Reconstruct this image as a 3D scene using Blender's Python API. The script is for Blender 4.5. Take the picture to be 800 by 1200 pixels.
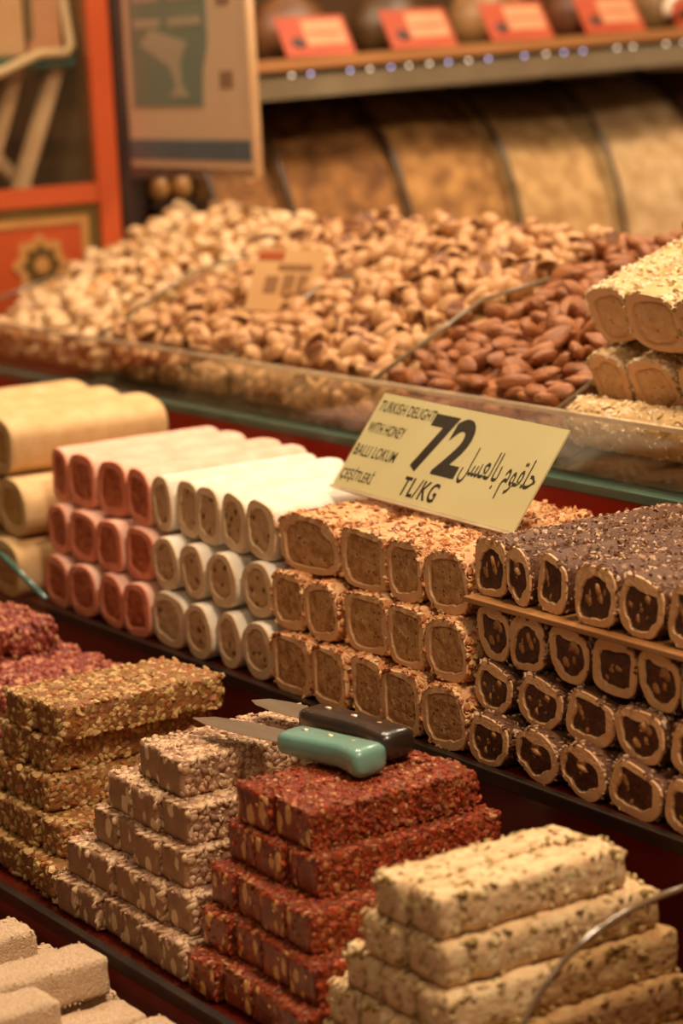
import bpy, math, random
import numpy as np
from mathutils import Vector, Matrix, Euler, noise as mnoise

for o in list(bpy.data.objects):
    bpy.data.objects.remove(o)
scene = bpy.context.scene
COL = scene.collection
H = 1.5            # eye height; everything below is measured from the eye and lifted by H at the end

# ------------------------------------------------------------------ camera
PITCH, AZ, ROLL = math.radians(10.92), math.radians(57.4), math.radians(-2.9)
fh = Vector((-math.sin(AZ), math.cos(AZ), 0)); r0 = Vector((math.cos(AZ), math.sin(AZ), 0))
FW = fh*math.cos(PITCH) + Vector((0, 0, -math.sin(PITCH)))
u0 = fh*math.sin(PITCH) + Vector((0, 0, math.cos(PITCH)))
RT = r0*math.cos(ROLL) + u0*math.sin(ROLL)
UP = u0*math.cos(ROLL) - r0*math.sin(ROLL)
cd = bpy.data.cameras.new('camera'); cam = bpy.data.objects.new('camera', cd); COL.objects.link(cam)
M = Matrix((RT, UP, -FW)).transposed().to_4x4(); M.translation = Vector((0, 0, H))
cam.matrix_world = M
cd.sensor_fit = 'HORIZONTAL'; cd.sensor_width = 24.0; cd.lens = 2820/800*24.0
cd.clip_start = .05; cd.clip_end = 60
cd.dof.use_dof = True; cd.dof.focus_distance = 1.50; cd.dof.aperture_fstop = 6.2
scene.camera = cam

# ------------------------------------------------------------------ light
w = bpy.data.worlds.new('market_air'); scene.world = w; w.use_nodes = True
bg = w.node_tree.nodes['Background']; bg.inputs[0].default_value = (1.0, .66, .36, 1); bg.inputs[1].default_value = .175
LAMP_COL = (1.0, .775, .54)
def lamp(name, x, y, z, size, power, tgt):
    l = bpy.data.lights.new(name, 'AREA'); l.shape = 'DISK'; l.size = size; l.energy = power; l.color = LAMP_COL
    o = bpy.data.objects.new(name, l); COL.objects.link(o)
    o.location = (x, y, z + H)
    d = Vector(tgt) - Vector((x, y, z)); o.rotation_euler = d.to_track_quat('-Z', 'Y').to_euler()
# the row of lamps that hangs over the stall, about 2.45 m up, and an unseen fill light added above the aisle to brighten the customer side
lamp('stall_lamp_near_offscreen', -.45, .80, .95, .24, 19, (-1.0, .75, -.4))
lamp('stall_lamp_middle_offscreen', -1.45, 1.15, .95, .24, 11, (-1.45, .9, -.35))
lamp('stall_lamp_far_offscreen', -1.95, 1.0, .95, .24, 10.5, (-1.9, 1.0, -.3))
lamp('stall_lamp_rear_offscreen', -1.75, 1.95, .95, .24, 15, (-2.4, 1.8, -.15))
lamp('aisle_fill_light_offscreen', .1, -.35, 1.6, .5, 8.5, (-1.3, .8, -.4))
vs = scene.view_settings
vs.view_transform = 'Standard'; vs.look = 'None'; vs.gamma = 1.0; vs.use_curve_mapping = False; vs.exposure = 0.0

# ------------------------------------------------------------------ helpers
def lin(c):
    return tuple(((v/255)/12.92 if v/255 <= .04045 else ((v/255+.055)/1.055)**2.4) for v in c) + (1,)

def mat(name, c1, c2=None, scale=60, rough=.6, bump=0., bscale=200., spot=None, spot2=None, metal=0., coat=0.,
        stretch=(1, 1, 1), lo=.35, hi=.65, emit=None, spec=.5, sss=0.):
    """procedural material: two-tone noise, optional round inclusions (colour, cells per metre, size), fine relief"""
    m = bpy.data.materials.new(name); m.use_nodes = True
    nt = m.node_tree; N = nt.nodes; L = nt.links; b = N['Principled BSDF']
    b.inputs['Roughness'].default_value = rough; b.inputs['Metallic'].default_value = metal
    b.inputs['Specular IOR Level'].default_value = spec
    b.inputs['Coat Weight'].default_value = coat; b.inputs['Coat Roughness'].default_value = .12
    if sss:
        b.inputs['Subsurface Weight'].default_value = sss; b.inputs['Subsurface Scale'].default_value = .004
    if emit:
        b.inputs['Emission Color'].default_value = lin(c1); b.inputs['Emission Strength'].default_value = emit
    tc = N.new('ShaderNodeTexCoord'); oi = N.new('ShaderNodeObjectInfo')
    ml = N.new('ShaderNodeMath'); ml.operation = 'MULTIPLY'; ml.inputs[1].default_value = 5.0; L.new(oi.outputs['Random'], ml.inputs[0])
    ad = N.new('ShaderNodeVectorMath'); ad.operation = 'ADD'; L.new(tc.outputs['Object'], ad.inputs[0]); L.new(ml.outputs[0], ad.inputs[1])
    mp = N.new('ShaderNodeMapping'); mp.inputs['Scale'].default_value = stretch; L.new(ad.outputs[0], mp.inputs[0])
    v = mp.outputs[0]
    n = N.new('ShaderNodeTexNoise'); n.inputs['Scale'].default_value = scale; n.inputs['Detail'].default_value = 4; L.new(v, n.inputs['Vector'])
    cr = N.new('ShaderNodeValToRGB'); cr.color_ramp.elements[0].position = lo; cr.color_ramp.elements[1].position = hi
    cr.color_ramp.elements[0].color = lin(c1); cr.color_ramp.elements[1].color = lin(c2 or c1); L.new(n.outputs[0], cr.inputs[0])
    col = cr.outputs[0]; hts = []
    for sp in (spot, spot2):
        if not sp: continue
        sc, cells, size = sp[:3]
        vo = N.new('ShaderNodeTexVoronoi'); vo.inputs['Scale'].default_value = cells
        m2 = N.new('ShaderNodeMapping'); m2.inputs['Scale'].default_value = sp[3] if len(sp) > 3 else (1, 1, 1)
        m2.inputs['Rotation'].default_value = (.3, .5, .2) if sp is spot else (1, .2, .9)
        nd = N.new('ShaderNodeTexNoise'); nd.inputs['Scale'].default_value = cells*1.3; L.new(v, nd.inputs['Vector'])
        mx0 = N.new('ShaderNodeVectorMath'); mx0.operation = 'SCALE'; mx0.inputs['Scale'].default_value = .5/cells; L.new(nd.outputs['Color'], mx0.inputs[0])
        av = N.new('ShaderNodeVectorMath'); av.operation = 'ADD'; L.new(v, av.inputs[0]); L.new(mx0.outputs[0], av.inputs[1])
        L.new(av.outputs[0], m2.inputs[0]); L.new(m2.outputs[0], vo.inputs['Vector'])
        mr = N.new('ShaderNodeMapRange'); mr.inputs[1].default_value = size; mr.inputs[2].default_value = size*.8
        L.new(vo.outputs['Distance'], mr.inputs[0])
        mx = N.new('ShaderNodeMix'); mx.data_type = 'RGBA'; L.new(mr.outputs[0], mx.inputs[0]); L.new(col, mx.inputs[6]); mx.inputs[7].default_value = lin(sc)
        col = mx.outputs[2]; hts.append(mr.outputs[0])
    L.new(col, b.inputs['Base Color'])
    if bump:
        nb = N.new('ShaderNodeTexNoise'); nb.inputs['Scale'].default_value = bscale; nb.inputs['Detail'].default_value = 3; L.new(v, nb.inputs['Vector'])
        bp = N.new('ShaderNodeBump'); bp.inputs['Strength'].default_value = min(1, bump); bp.inputs['Distance'].default_value = .004
        L.new(nb.outputs[0], bp.inputs['Height']); L.new(bp.outputs[0], b.inputs['Normal'])
    return m

def clear(name, tint=(1, 1, 1), edge=.5, rough=.05):
    """clear acrylic / glass sheet"""
    m = bpy.data.materials.new(name); m.use_nodes = True
    nt = m.node_tree; N = nt.nodes; L = nt.links; N.remove(N['Principled BSDF']); out = N['Material Output']
    t = N.new('ShaderNodeBsdfTransparent'); t.inputs[0].default_value = tint + (1,)
    g = N.new('ShaderNodeBsdfGlossy'); g.inputs['Roughness'].default_value = rough; g.inputs[0].default_value = (1, 1, 1, 1)
    lw = N.new('ShaderNodeLayerWeight'); lw.inputs[0].default_value = .5
    pw = N.new('ShaderNodeMath'); pw.operation = 'POWER'; pw.inputs[1].default_value = 4.0; L.new(lw.outputs['Facing'], pw.inputs[0])
    fr = N.new('ShaderNodeMath'); fr.operation = 'MULTIPLY_ADD'; fr.inputs[1].default_value = .75; fr.inputs[2].default_value = .04; L.new(pw.outputs[0], fr.inputs[0])
    mx = N.new('ShaderNodeMixShader'); L.new(fr.outputs[0], mx.inputs[0]); L.new(t.outputs[0], mx.inputs[1]); L.new(g.outputs[0], mx.inputs[2])
    L.new(mx.outputs[0], out.inputs[0])
    return m

def mesh_data(name, V, F, mats, mi=None, smooth=True):
    me = bpy.data.meshes.new(name)
    me.from_pydata([tuple(map(float, p)) for p in V], [], [tuple(map(int, f)) for f in F])
    for m in mats: me.materials.append(m)
    if mi is not None: me.polygons.foreach_set('material_index', np.asarray(mi, dtype=np.int32))
    if smooth: me.polygons.foreach_set('use_smooth', np.ones(len(me.polygons), dtype=bool))
    me.update(); return me
def link(name, me, parent=None, loc=(0, 0, 0), rot=(0, 0, 0), scl=(1, 1, 1)):
    o = bpy.data.objects.new(name, me); COL.objects.link(o)
    o.location = loc; o.rotation_euler = rot; o.scale = scl
    if parent: o.parent = parent
    return o
def tag(o, label=None, cat=None, group=None, kind=None):
    if label: o['label'] = label
    if cat: o['category'] = cat
    if group: o['group'] = group
    if kind: o['kind'] = kind
    return o
def box_vf(x0, x1, y0, y1, z0, z1):
    V = [(x, y, z) for z in (z0, z1) for y in (y0, y1) for x in (x0, x1)]
    F = [(0, 2, 3, 1), (4, 5, 7, 6), (0, 1, 5, 4), (2, 6, 7, 3), (0, 4, 6, 2), (1, 3, 7, 5)]
    return V, F
def box(name, x0, x1, y0, y1, z0, z1, m, parent=None, bev=0.):
    V, F = box_vf(x0, x1, y0, y1, z0, z1)
    if parent is None:
        c = ((x0+x1)/2, (y0+y1)/2, z0); V = [(a-c[0], b-c[1], d-c[2]) for a, b, d in V]
    else: c = (0, 0, 0)
    o = link(name, mesh_data(name, V, F, [m], smooth=False), parent, c)
    if bev:
        b = o.modifiers.new('bevel', 'BEVEL'); b.width = bev; b.segments = 3
    return o
def empty(name, loc, rot=(0, 0, 0)):
    o = bpy.data.objects.new(name, None); COL.objects.link(o); o.location = loc; o.rotation_euler = rot; o.empty_display_size = .02
    return o
def prism(poly, a0, a1, axis):
    """extrude a polygon (list of 2-D points) along an axis: 'x' -> (y,z), 'y' -> (x,z), 'z' -> (x,y)"""
    n = len(poly)
    def p(q, a):
        return {'x': (a, q[0], q[1]), 'y': (q[0], a, q[1]), 'z': (q[0], q[1], a)}[axis]
    V = [p(q, a0) for q in poly] + [p(q, a1) for q in poly]
    F = [tuple(range(n))[::-1], tuple(range(n, 2*n))] + [(i, (i+1) % n, n+(i+1) % n, n+i) for i in range(n)]
    return V, F
def tube(pts, r, seg=8):
    V = []; F = []; P = [Vector(p) for p in pts]
    for i, p in enumerate(P):
        t = (P[min(i+1, len(P)-1)] - P[max(i-1, 0)]).normalized()
        a = t.orthogonal().normalized() if i == 0 else (a - t*a.dot(t)).normalized()
        b = t.cross(a)
        rr = r[i] if isinstance(r, (list, tuple)) else r
        for k in range(seg):
            an = 2*math.pi*k/seg; V.append(p + (a*math.cos(an)+b*math.sin(an))*rr)
    for i in range(len(P)-1):
        for k in range(seg):
            F.append((i*seg+k, i*seg+(k+1) % seg, (i+1)*seg+(k+1) % seg, (i+1)*seg+k))
    F.append(tuple(range(seg))[::-1]); F.append(tuple(range((len(P)-1)*seg, len(P)*seg)))
    return V, F
t_ = (1+5**.5)/2
ICO_V = np.array([(-1, t_, 0), (1, t_, 0), (-1, -t_, 0), (1, -t_, 0), (0, -1, t_), (0, 1, t_), (0, -1, -t_), (0, 1, -t_), (t_, 0, -1), (t_, 0, 1), (-t_, 0, -1), (-t_, 0, 1)])/math.hypot(1, t_)
ICO_F = np.array([(0, 11, 5), (0, 5, 1), (0, 1, 7), (0, 7, 10), (0, 10, 11), (1, 5, 9), (5, 11, 4), (11, 10, 2), (10, 7, 6), (7, 1, 8), (3, 9, 4), (3, 4, 2), (3, 2, 6), (3, 6, 8), (3, 8, 9), (4, 9, 5), (2, 4, 11), (6, 2, 10), (8, 6, 7), (9, 8, 1)])
def sphere_vf(c, r, nu=16, nv=10, sq=(1, 1, 1)):
    V = []; F = []
    for j in range(nv+1):
        th = math.pi*j/nv
        for i in range(nu):
            ph = 2*math.pi*i/nu
            V.append((c[0]+r*sq[0]*math.sin(th)*math.cos(ph), c[1]+r*sq[1]*math.sin(th)*math.sin(ph), c[2]+r*sq[2]*math.cos(th)))
    for j in range(nv):
        for i in range(nu):
            F.append((j*nu+i, (j+1)*nu+i, (j+1)*nu+(i+1) % nu, j*nu+(i+1) % nu))
    return V, F
def scatter(P, Nn, rng, size, flat=.5, sink=.3, nm=1, weights=None, jit=.35):
    """many small crumbs sitting in a surface (points P, normals Nn) as one mesh: returns V, F, material index"""
    n = len(P); P = np.asarray(P, float); Nn = np.asarray(Nn, float)
    Nn = Nn + rng.normal(0, jit, Nn.shape); Nn /= np.linalg.norm(Nn, axis=1)[:, None]
    T = np.cross(Nn, rng.normal(size=(n, 3))); T /= np.linalg.norm(T, axis=1)[:, None]; B = np.cross(Nn, T)
    a = rng.uniform(size[0], size[1], n); b = a*rng.uniform(.55, .85, n); c = a*flat*rng.uniform(.7, 1.2, n)
    base = ICO_V[None]*(1+rng.uniform(-.3, .3, (n, 12, 1)))
    V = (P - Nn*(c*sink)[:, None])[:, None] + base[:, :, :1]*(T*a[:, None])[:, None] + base[:, :, 1:2]*(B*b[:, None])[:, None] + base[:, :, 2:]*(Nn*c[:, None])[:, None]
    F = ICO_F[None] + (np.arange(n)*12)[:, None, None]
    mi = np.repeat(rng.choice(nm, n, p=weights), 20)
    return V.reshape(-1, 3), F.reshape(-1, 3), mi
ORD = ['first', 'second', 'third', 'fourth', 'fifth', 'sixth', 'seventh', 'eighth']

# ------------------------------------------------------------------ materials
M_RED = mat('red_lacquer', (176, 36, 12), (190, 48, 18), 8, .3, coat=.3)
M_MAROON = mat('maroon_lacquer', (84, 20, 10), (98, 26, 12), 6, .22, coat=.4)
M_DARKTRIM = mat('dark_trim', (26, 17, 10), (40, 26, 16), 30, .35)
M_TEAL = mat('teal_glass_edge', (76, 102, 86), (92, 118, 100), 20, .2, coat=.5)
M_TEALD = mat('dark_teal_edge', (60, 96, 84), (80, 112, 98), 20, .2, coat=.5)
M_STEEL = mat('shelf_metal', (150, 135, 115), (165, 148, 128), 20, .3, metal=.7)
M_WOODTAN = mat('tan_wood', (165, 110, 62), (185, 128, 78), 30, .5, stretch=(1, .2, 1))
M_DARKBROWN = mat('dark_brown', (38, 20, 12), (52, 30, 18), 10, .5)
M_WALL = mat('brown_plaster', (150, 112, 78), (166, 126, 90), 3, .9)
M_FLOOR = mat('stone_floor', (80, 62, 48), (100, 80, 62), 4, .5)
M_CLEAR = clear('clear_acrylic', (.95, .96, .93))
M_SMOKE = clear('smoky_acrylic', (.80, .74, .66))
M_DIVEDGE = mat('divider_edge', (120, 100, 74), (140, 118, 90), 40, .2, coat=.5)
M_EDGE = mat('acrylic_edge', (190, 170, 140), (215, 195, 160), 40, .15, coat=.6)

# ------------------------------------------------------------------ setting
XL, XR = -2.42, -.35
def S(o): o['kind'] = 'structure'; return o
S(box('floor', -4.2, 1.2, -1.0, 4.2, -1.52, -1.5, M_FLOOR))
S(box('wall_back', -4.25, -4.2, -1.0, 4.2, -1.5, 1.6, M_WALL))
S(box('wall_side', -4.2, 1.2, 4.2, 4.25, -1.5, 1.6, M_WALL))
S(box('counter_lower_deck', XL, XR, .28, .612, -1.5, -.551, M_MAROON))
S(box('counter_front_deck', XL, XR, .612, .836, -1.5, -.5295, M_MAROON))
S(box('trim_1', XL, XR, .609, .616, -.5355, -.5265, M_DARKTRIM, bev=.001))
S(box('counter_middle_deck', XL, XR, .836, 1.046, -1.5, -.4385, M_MAROON))
S(box('trim_2', XL, XR, .830, .8365, -.4465, -.4375, M_DARKTRIM, bev=.001))
S(box('counter_rear_block', XL, XR, 1.046, 1.345, -1.5, -.3175, M_RED))
S(box('trim_3', XL, XR, 1.043, 1.060, -.3175, -.3095, M_TEAL, bev=.001))

# ------------------------------------------------------------------ nougat bars
def rounded_bar(wd, ln, ht, r, seed, amp, freq, nx=9, ny=30, nz=7):
    """a bar: x centred, y from 0 (cut end) to ln, z from 0 to ht; rounded edges and lumpy faces"""
    idx = {}; V = []; F = []
    def vid(i, j, k):
        if (i, j, k) not in idx:
            idx[(i, j, k)] = len(V); V.append((i/nx-.5, j/ny-.5, k/nz-.5))
        return idx[(i, j, k)]
    for i in range(nx):
        for j in range(ny):
            F.append((vid(i, j, 0), vid(i, j+1, 0), vid(i+1, j+1, 0), vid(i+1, j, 0)))
            F.append((vid(i, j, nz), vid(i+1, j, nz), vid(i+1, j+1, nz), vid(i, j+1, nz)))
    for j in range(ny):
        for k in range(nz):
            F.append((vid(0, j, k), vid(0, j, k+1), vid(0, j+1, k+1), vid(0, j+1, k)))
            F.append((vid(nx, j, k), vid(nx, j+1, k), vid(nx, j+1, k+1), vid(nx, j, k+1)))
    for i in range(nx):
        for k in range(nz):
            F.append((vid(i, 0, k), vid(i+1, 0, k), vid(i+1, 0, k+1), vid(i, 0, k+1)))
            F.append((vid(i, ny, k), vid(i, ny, k+1), vid(i+1, ny, k+1), vid(i+1, ny, k)))
    mi = [0]*(2*nx*ny+2*ny*nz) + [1, 0]*(nx*nz)
    V = np.array(V)*np.array([wd, ln, ht]); hf = np.array([wd, ln, ht])/2 - r
    inn = np.clip(V, -hf, hf); d = V - inn; nr = np.linalg.norm(d, axis=1)
    d[nr > 0] /= nr[nr > 0][:, None]
    V = inn + d*r
    out = []
    for p, dd in zip(V, d):
        nn = mnoise.noise(Vector(p)*freq + Vector((seed*7.3, seed*3.1, 0)))
        a = amp*(.35 if p[1] < -ln/2 + r*1.2 else 1)
        out.append(p + dd*nn*a)
    V = np.array(out); V[:, 1] += ln/2; V[:, 2] += ht/2
    return V, F, mi
def bar_surface(rng, n, wd, ln, ht, faces):
    """random points with normals on the faces of a bar; faces = weights for top, +x, -x, near end, far end"""
    area = np.array([wd*ln, ht*ln, ht*ln, wd*ht, wd*ht])*np.array(faces); pr = area/area.sum()
    f = rng.choice(5, n, p=pr); u = rng.uniform(-.49, .49, n); v = rng.uniform(.01, .99, n); P = np.zeros((n, 3)); Q = np.zeros((n, 3))
    for k in range(n):
        if f[k] == 0: P[k] = (u[k]*wd, v[k]*ln, ht); Q[k] = (0, 0, 1)
        elif f[k] in (1, 2):
            s = 1 if f[k] == 1 else -1; P[k] = (s*wd/2, v[k]*ln, (u[k]+.5)*ht); Q[k] = (s, 0, 0)
        else:
            s = 0 if f[k] == 3 else 1; P[k] = (u[k]*wd, s*ln, v[k]*ht); Q[k] = (0, -1 if s == 0 else 1, 0)
    return P, Q
BAR_L = .125
def make_bar_kind(kind, wd, ht, body_m, nut_ms, nweights, n, size, flat, faces, r=.003, amp=.0012, freq=110, sink=.3, nvar=3, jit=.35, ln=BAR_L, end_m=None):
    out = []
    for s in range(nvar):
        rng = np.random.default_rng(hash((len(kind), s)) % 1000 + s*17 + int(wd*1e4))
        V, F, mi = rounded_bar(wd, ln, ht, r, s+len(kind)*3, amp, freq)
        body = mesh_data(kind, V, F, [body_m, end_m or body_m], mi)
        P, Q = bar_surface(rng, n, wd-.0006, ln-.0006, ht-.0004, faces)
        V, F, mi = scatter(P, Q, rng, size, flat, sink, len(nut_ms), nweights, jit)
        V[:, 2] = np.clip(V[:, 2], .0003, ht+.0016)
        crumbs = mesh_data('nut_pieces', V, F, nut_ms, mi, smooth=kind in ('taupe', 'ivory', 'rose'))
        out.append((body, crumbs))
    return out

K_BODY = mat('khaki_nougat', (120, 72, 34), (158, 104, 52), 160, .55, .6, 300, spot=((205, 165, 100), 150, .42), spot2=((104, 84, 32), 170, .30))
K_SIDE = mat('khaki_bed', (120, 72, 34), (158, 104, 52), 160, .55, .6, 300)
K_N1 = mat('khaki_nut', (210, 172, 116), (184, 142, 84), 120, .55, .3, 500)
K_N2 = mat('green_nut', (138, 108, 52), (164, 126, 66), 120, .55, .3, 500)
K_N3 = mat('toasted_nut', (150, 84, 36), (176, 108, 52), 120, .5, .3, 500)
T_BODY = mat('taupe_nougat', (142, 102, 72), (162, 120, 86), 90, .6, .25, 500, spot=((222, 190, 148), 95, .40, (1, 1, .6)))
T_N1 = mat('pale_nut', (214, 180, 142), (192, 152, 114), 120, .5, .25, 400)
T_N2 = mat('dusty_nougat', (176, 132, 104), (152, 108, 82), 120, .6, .25, 400)
R_BODY = mat('red_jelly_nougat', (100, 36, 16), (142, 62, 32), 90, .32, .35, 300, spot=((210, 154, 90), 95, .38, (1, 1, .6)), coat=.25)
R_SIDE = mat('red_bed', (100, 36, 16), (142, 62, 32), 120, .7, .5, 300, spec=.2)
R_N1 = mat('ruby_crumb', (126, 42, 18), (170, 72, 36), 140, .5, .3, 400, spec=.3)
R_N2 = mat('brown_crumb', (108, 50, 22), (144, 76, 38), 140, .5, .3, 400, spec=.3)
R_N3 = mat('golden_crumb', (160, 98, 52), (186, 126, 74), 140, .4, .3, 400)
I_BODY = mat('ivory_nougat', (230, 196, 150), (206, 168, 120), 130, .7, .5, 260, spot=((160, 128, 76), 110, .26), spot2=((226, 200, 152), 90, .34))
I_N1 = mat('coconut_crumb', (224, 198, 150), (206, 176, 122), 120, .7, .3, 400)
I_N2 = mat('pistachio_dust', (150, 122, 62), (176, 146, 84), 120, .7, .3, 400)
P_BODY = mat('rose_nougat', (104, 36, 26), (136, 58, 44), 110, .5, .5, 260, spot=((200, 132, 92), 100, .28))
P_N1 = mat('rose_crumb', (138, 58, 44), (164, 84, 66), 120, .5, .3, 400)
P_N2 = mat('rose_pale_nut', (206, 150, 108), (188, 120, 84), 120, .5, .3, 400)
S_BODY = mat('sugared_tan', (232, 200, 164), (206, 170, 134), 420, .8, .8, 900, lo=.3, hi=.7)
S_N1 = mat('sugar_grain', (222, 190, 150), (202, 166, 124), 300, .8)
KINDS = {
 'khaki': make_bar_kind('khaki', .033, .0232, K_SIDE, [K_N1, K_N2, K_N3], [.5, .28, .22], 620, (.0022, .0042), .5, (1, 1.1, 1, .5, .4), amp=.0006, end_m=K_BODY),
 'taupe': make_bar_kind('taupe', .029, .0232, T_BODY, [T_N1, T_N2], [.72, .28], 900, (.0022, .0048), .34, (1, 1.1, .6, .0, .4), sink=.35, amp=.0004, r=.0022),
 'red': make_bar_kind('red', .036, .0232, R_SIDE, [R_N1, R_N2, R_N3], [.48, .40, .12], 1500, (.0013, .0036), .5, (1, 1.2, .6, .04, .6), amp=.0009, freq=150, jit=.55, end_m=R_BODY),
 'ivory': make_bar_kind('ivory', .032, .0232, I_BODY, [I_N1, I_N2], [.6, .4], 260, (.0018, .0040), .2, (1, 1, 1, 1, 1), r=.0052, amp=.0016, freq=110, sink=.6),
 'rose': make_bar_kind('rose', .036, .0235, P_BODY, [P_N1, P_N2], [.75, .25], 420, (.0030, .0058), .6, (1, 1, 1, 1, 1), r=.008, amp=.004, freq=90),
 'tan': make_bar_kind('tanned', .029, .0238, S_BODY, [S_N1], [1.], 500, (.0006, .0013), .5, (1, 1, 1, 1, 1), r=.003, amp=.0012, freq=120),
}
LH = .0234
LAYERN = ['top layer', 'second layer down', 'third layer down', 'fourth layer down', 'bottom layer']
rb = random.Random(5)
def bar_stack(kind, name, layers, ztop, desc, neighbour, group, lh=LH, sub='nut_pieces'):
    """layers: (x0, x1, count, y_near, y_far) from the top down"""
    for li, (x0, x1, n, yn, yf) in enumerate(layers):
        wd = (x1-x0)/n
        for i in range(n):
            var = KINDS[kind][rb.randrange(3)]
            k = n-1-i                                    # counted from the +x side
            dy = rb.uniform(-.003, .003); gap = {'ivory': .0022, 'red': .0024, 'rose': .002}.get(kind, .0008)
            sx = (wd-gap)/{'khaki': .033, 'taupe': .029, 'red': .036, 'ivory': .032, 'rose': .036, 'tan': .029}[kind]
            body = link(name, var[0], None, (x0+wd*(i+.5), yn+dy, ztop-lh*(li+1)+.0002), (0, 0, math.radians(rb.uniform(-.7, .7))), (sx, (yf-yn)/BAR_L, (lh-.0003)/.0232))
            tag(body, '%s, %s, %s' % (desc, LAYERN[li], ('first' if k == 0 else ORD[k]) + ' bar counted ' + neighbour), 'candy bar', group)
            tag(link(sub, var[1], body), kind='stuff')
bar_stack('khaki', 'nut_bar', [(-1.449, -1.375, 2, .651, .776), (-1.456, -1.385, 2, .650, .774), (-1.478, -1.378, 3, .643, .775), (-1.487, -1.352, 4, .636, .772), (-1.500, -1.335, 5, .627, .77)],
          -.412, 'khaki nut bar', 'from the taupe stack', 'khaki nut bars in a stack')
bar_stack('taupe', 'nut_bar', [(-1.276, -1.216, 2, .656, .776), (-1.300, -1.198, 3, .647, .774), (-1.312, -1.191, 4, .641, .775), (-1.330, -1.176, 5, .633, .772), (-1.332, -1.168, 6, .625, .77)],
          -.412, 'taupe nougat bar', 'from the red stack', 'taupe nougat bars in a stack')
bar_stack('red', 'nut_bar', [(-1.161, -1.082, 2, .661, .777), (-1.167, -1.070, 3, .654, .781), (-1.167, -1.053, 4, .643, .778), (-1.165, -1.037, 4, .634, .775), (-1.162, -1.032, 4, .623, .772)],
          -.412, 'dark red fruit and nut bar', 'from the ivory stack', 'dark red nut bars in a stack')
bar_stack('ivory', 'nut_bar', [(-.985, -.926, 2, .637, .757), (-.995, -.920, 2, .634, .772), (-1.012, -.912, 3, .632, .782), (-1.026, -.905, 4, .629, .785), (-1.03, -.900, 4, .627, .785)],
          -.413, 'ivory coconut nougat bar', 'from the clear rounded divider', 'ivory nougat bars in a stack')
bar_stack('rose', 'nut_bar', [(-1.672, -1.588, 2, .680, .760), (-1.660, -1.500, 4, .676, .778), (-1.655, -1.495, 4, .665, .775), (-1.660, -1.498, 4, .655, .772), (-1.665, -1.505, 4, .650, .77)],
          -.408, 'lumpy rose pink nut bar', 'from the khaki stack', 'rose pink nut bars in a stack', lh=.0241)
# sugared tan bars on the lower deck
tan = [(-1.258, .440, .566, -.5020, 'beside the dark ledge, topmost, farthest from the red bars'), (-1.190, .447, .579, -.5020, 'with its square far end against the dark gap'),
       (-1.150, .400, .528, -.5020, 'with its rounded end beside the square ended one'),
       (-1.262, .452, .590, -.5262, 'in the lower layer under the farthest one'), (-1.228, .452, .585, -.5262, 'in the lower layer between the top bars'),
       (-1.193, .452, .586, -.5262, 'in the lower layer, hidden under the square ended one'), (-1.157, .452, .583, -.5262, 'in the lower layer beside the ledge, its far half bare'),
       (-1.122, .448, .590, -.5262, 'in the lower layer, next but one to the red bars'), (-1.085, .470, .603, -.5262, 'in the lower layer, end pointing at the red bars')]
for x, yn, yf, zt, lab in tan:
    var = KINDS['tan'][rb.randrange(3)]
    b_ = link('sugared_bar', var[0], None, (x, yn, zt-.024), (0, 0, math.radians(rb.uniform(-1.5, 1.5))), (1.15, (yf-yn)/BAR_L, 1))
    tag(b_, 'tan sugared bar ' + lab, 'candy bar', 'tan sugared bars on the lower deck'); tag(link('sugar_grains', var[1], b_), kind='stuff')

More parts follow.
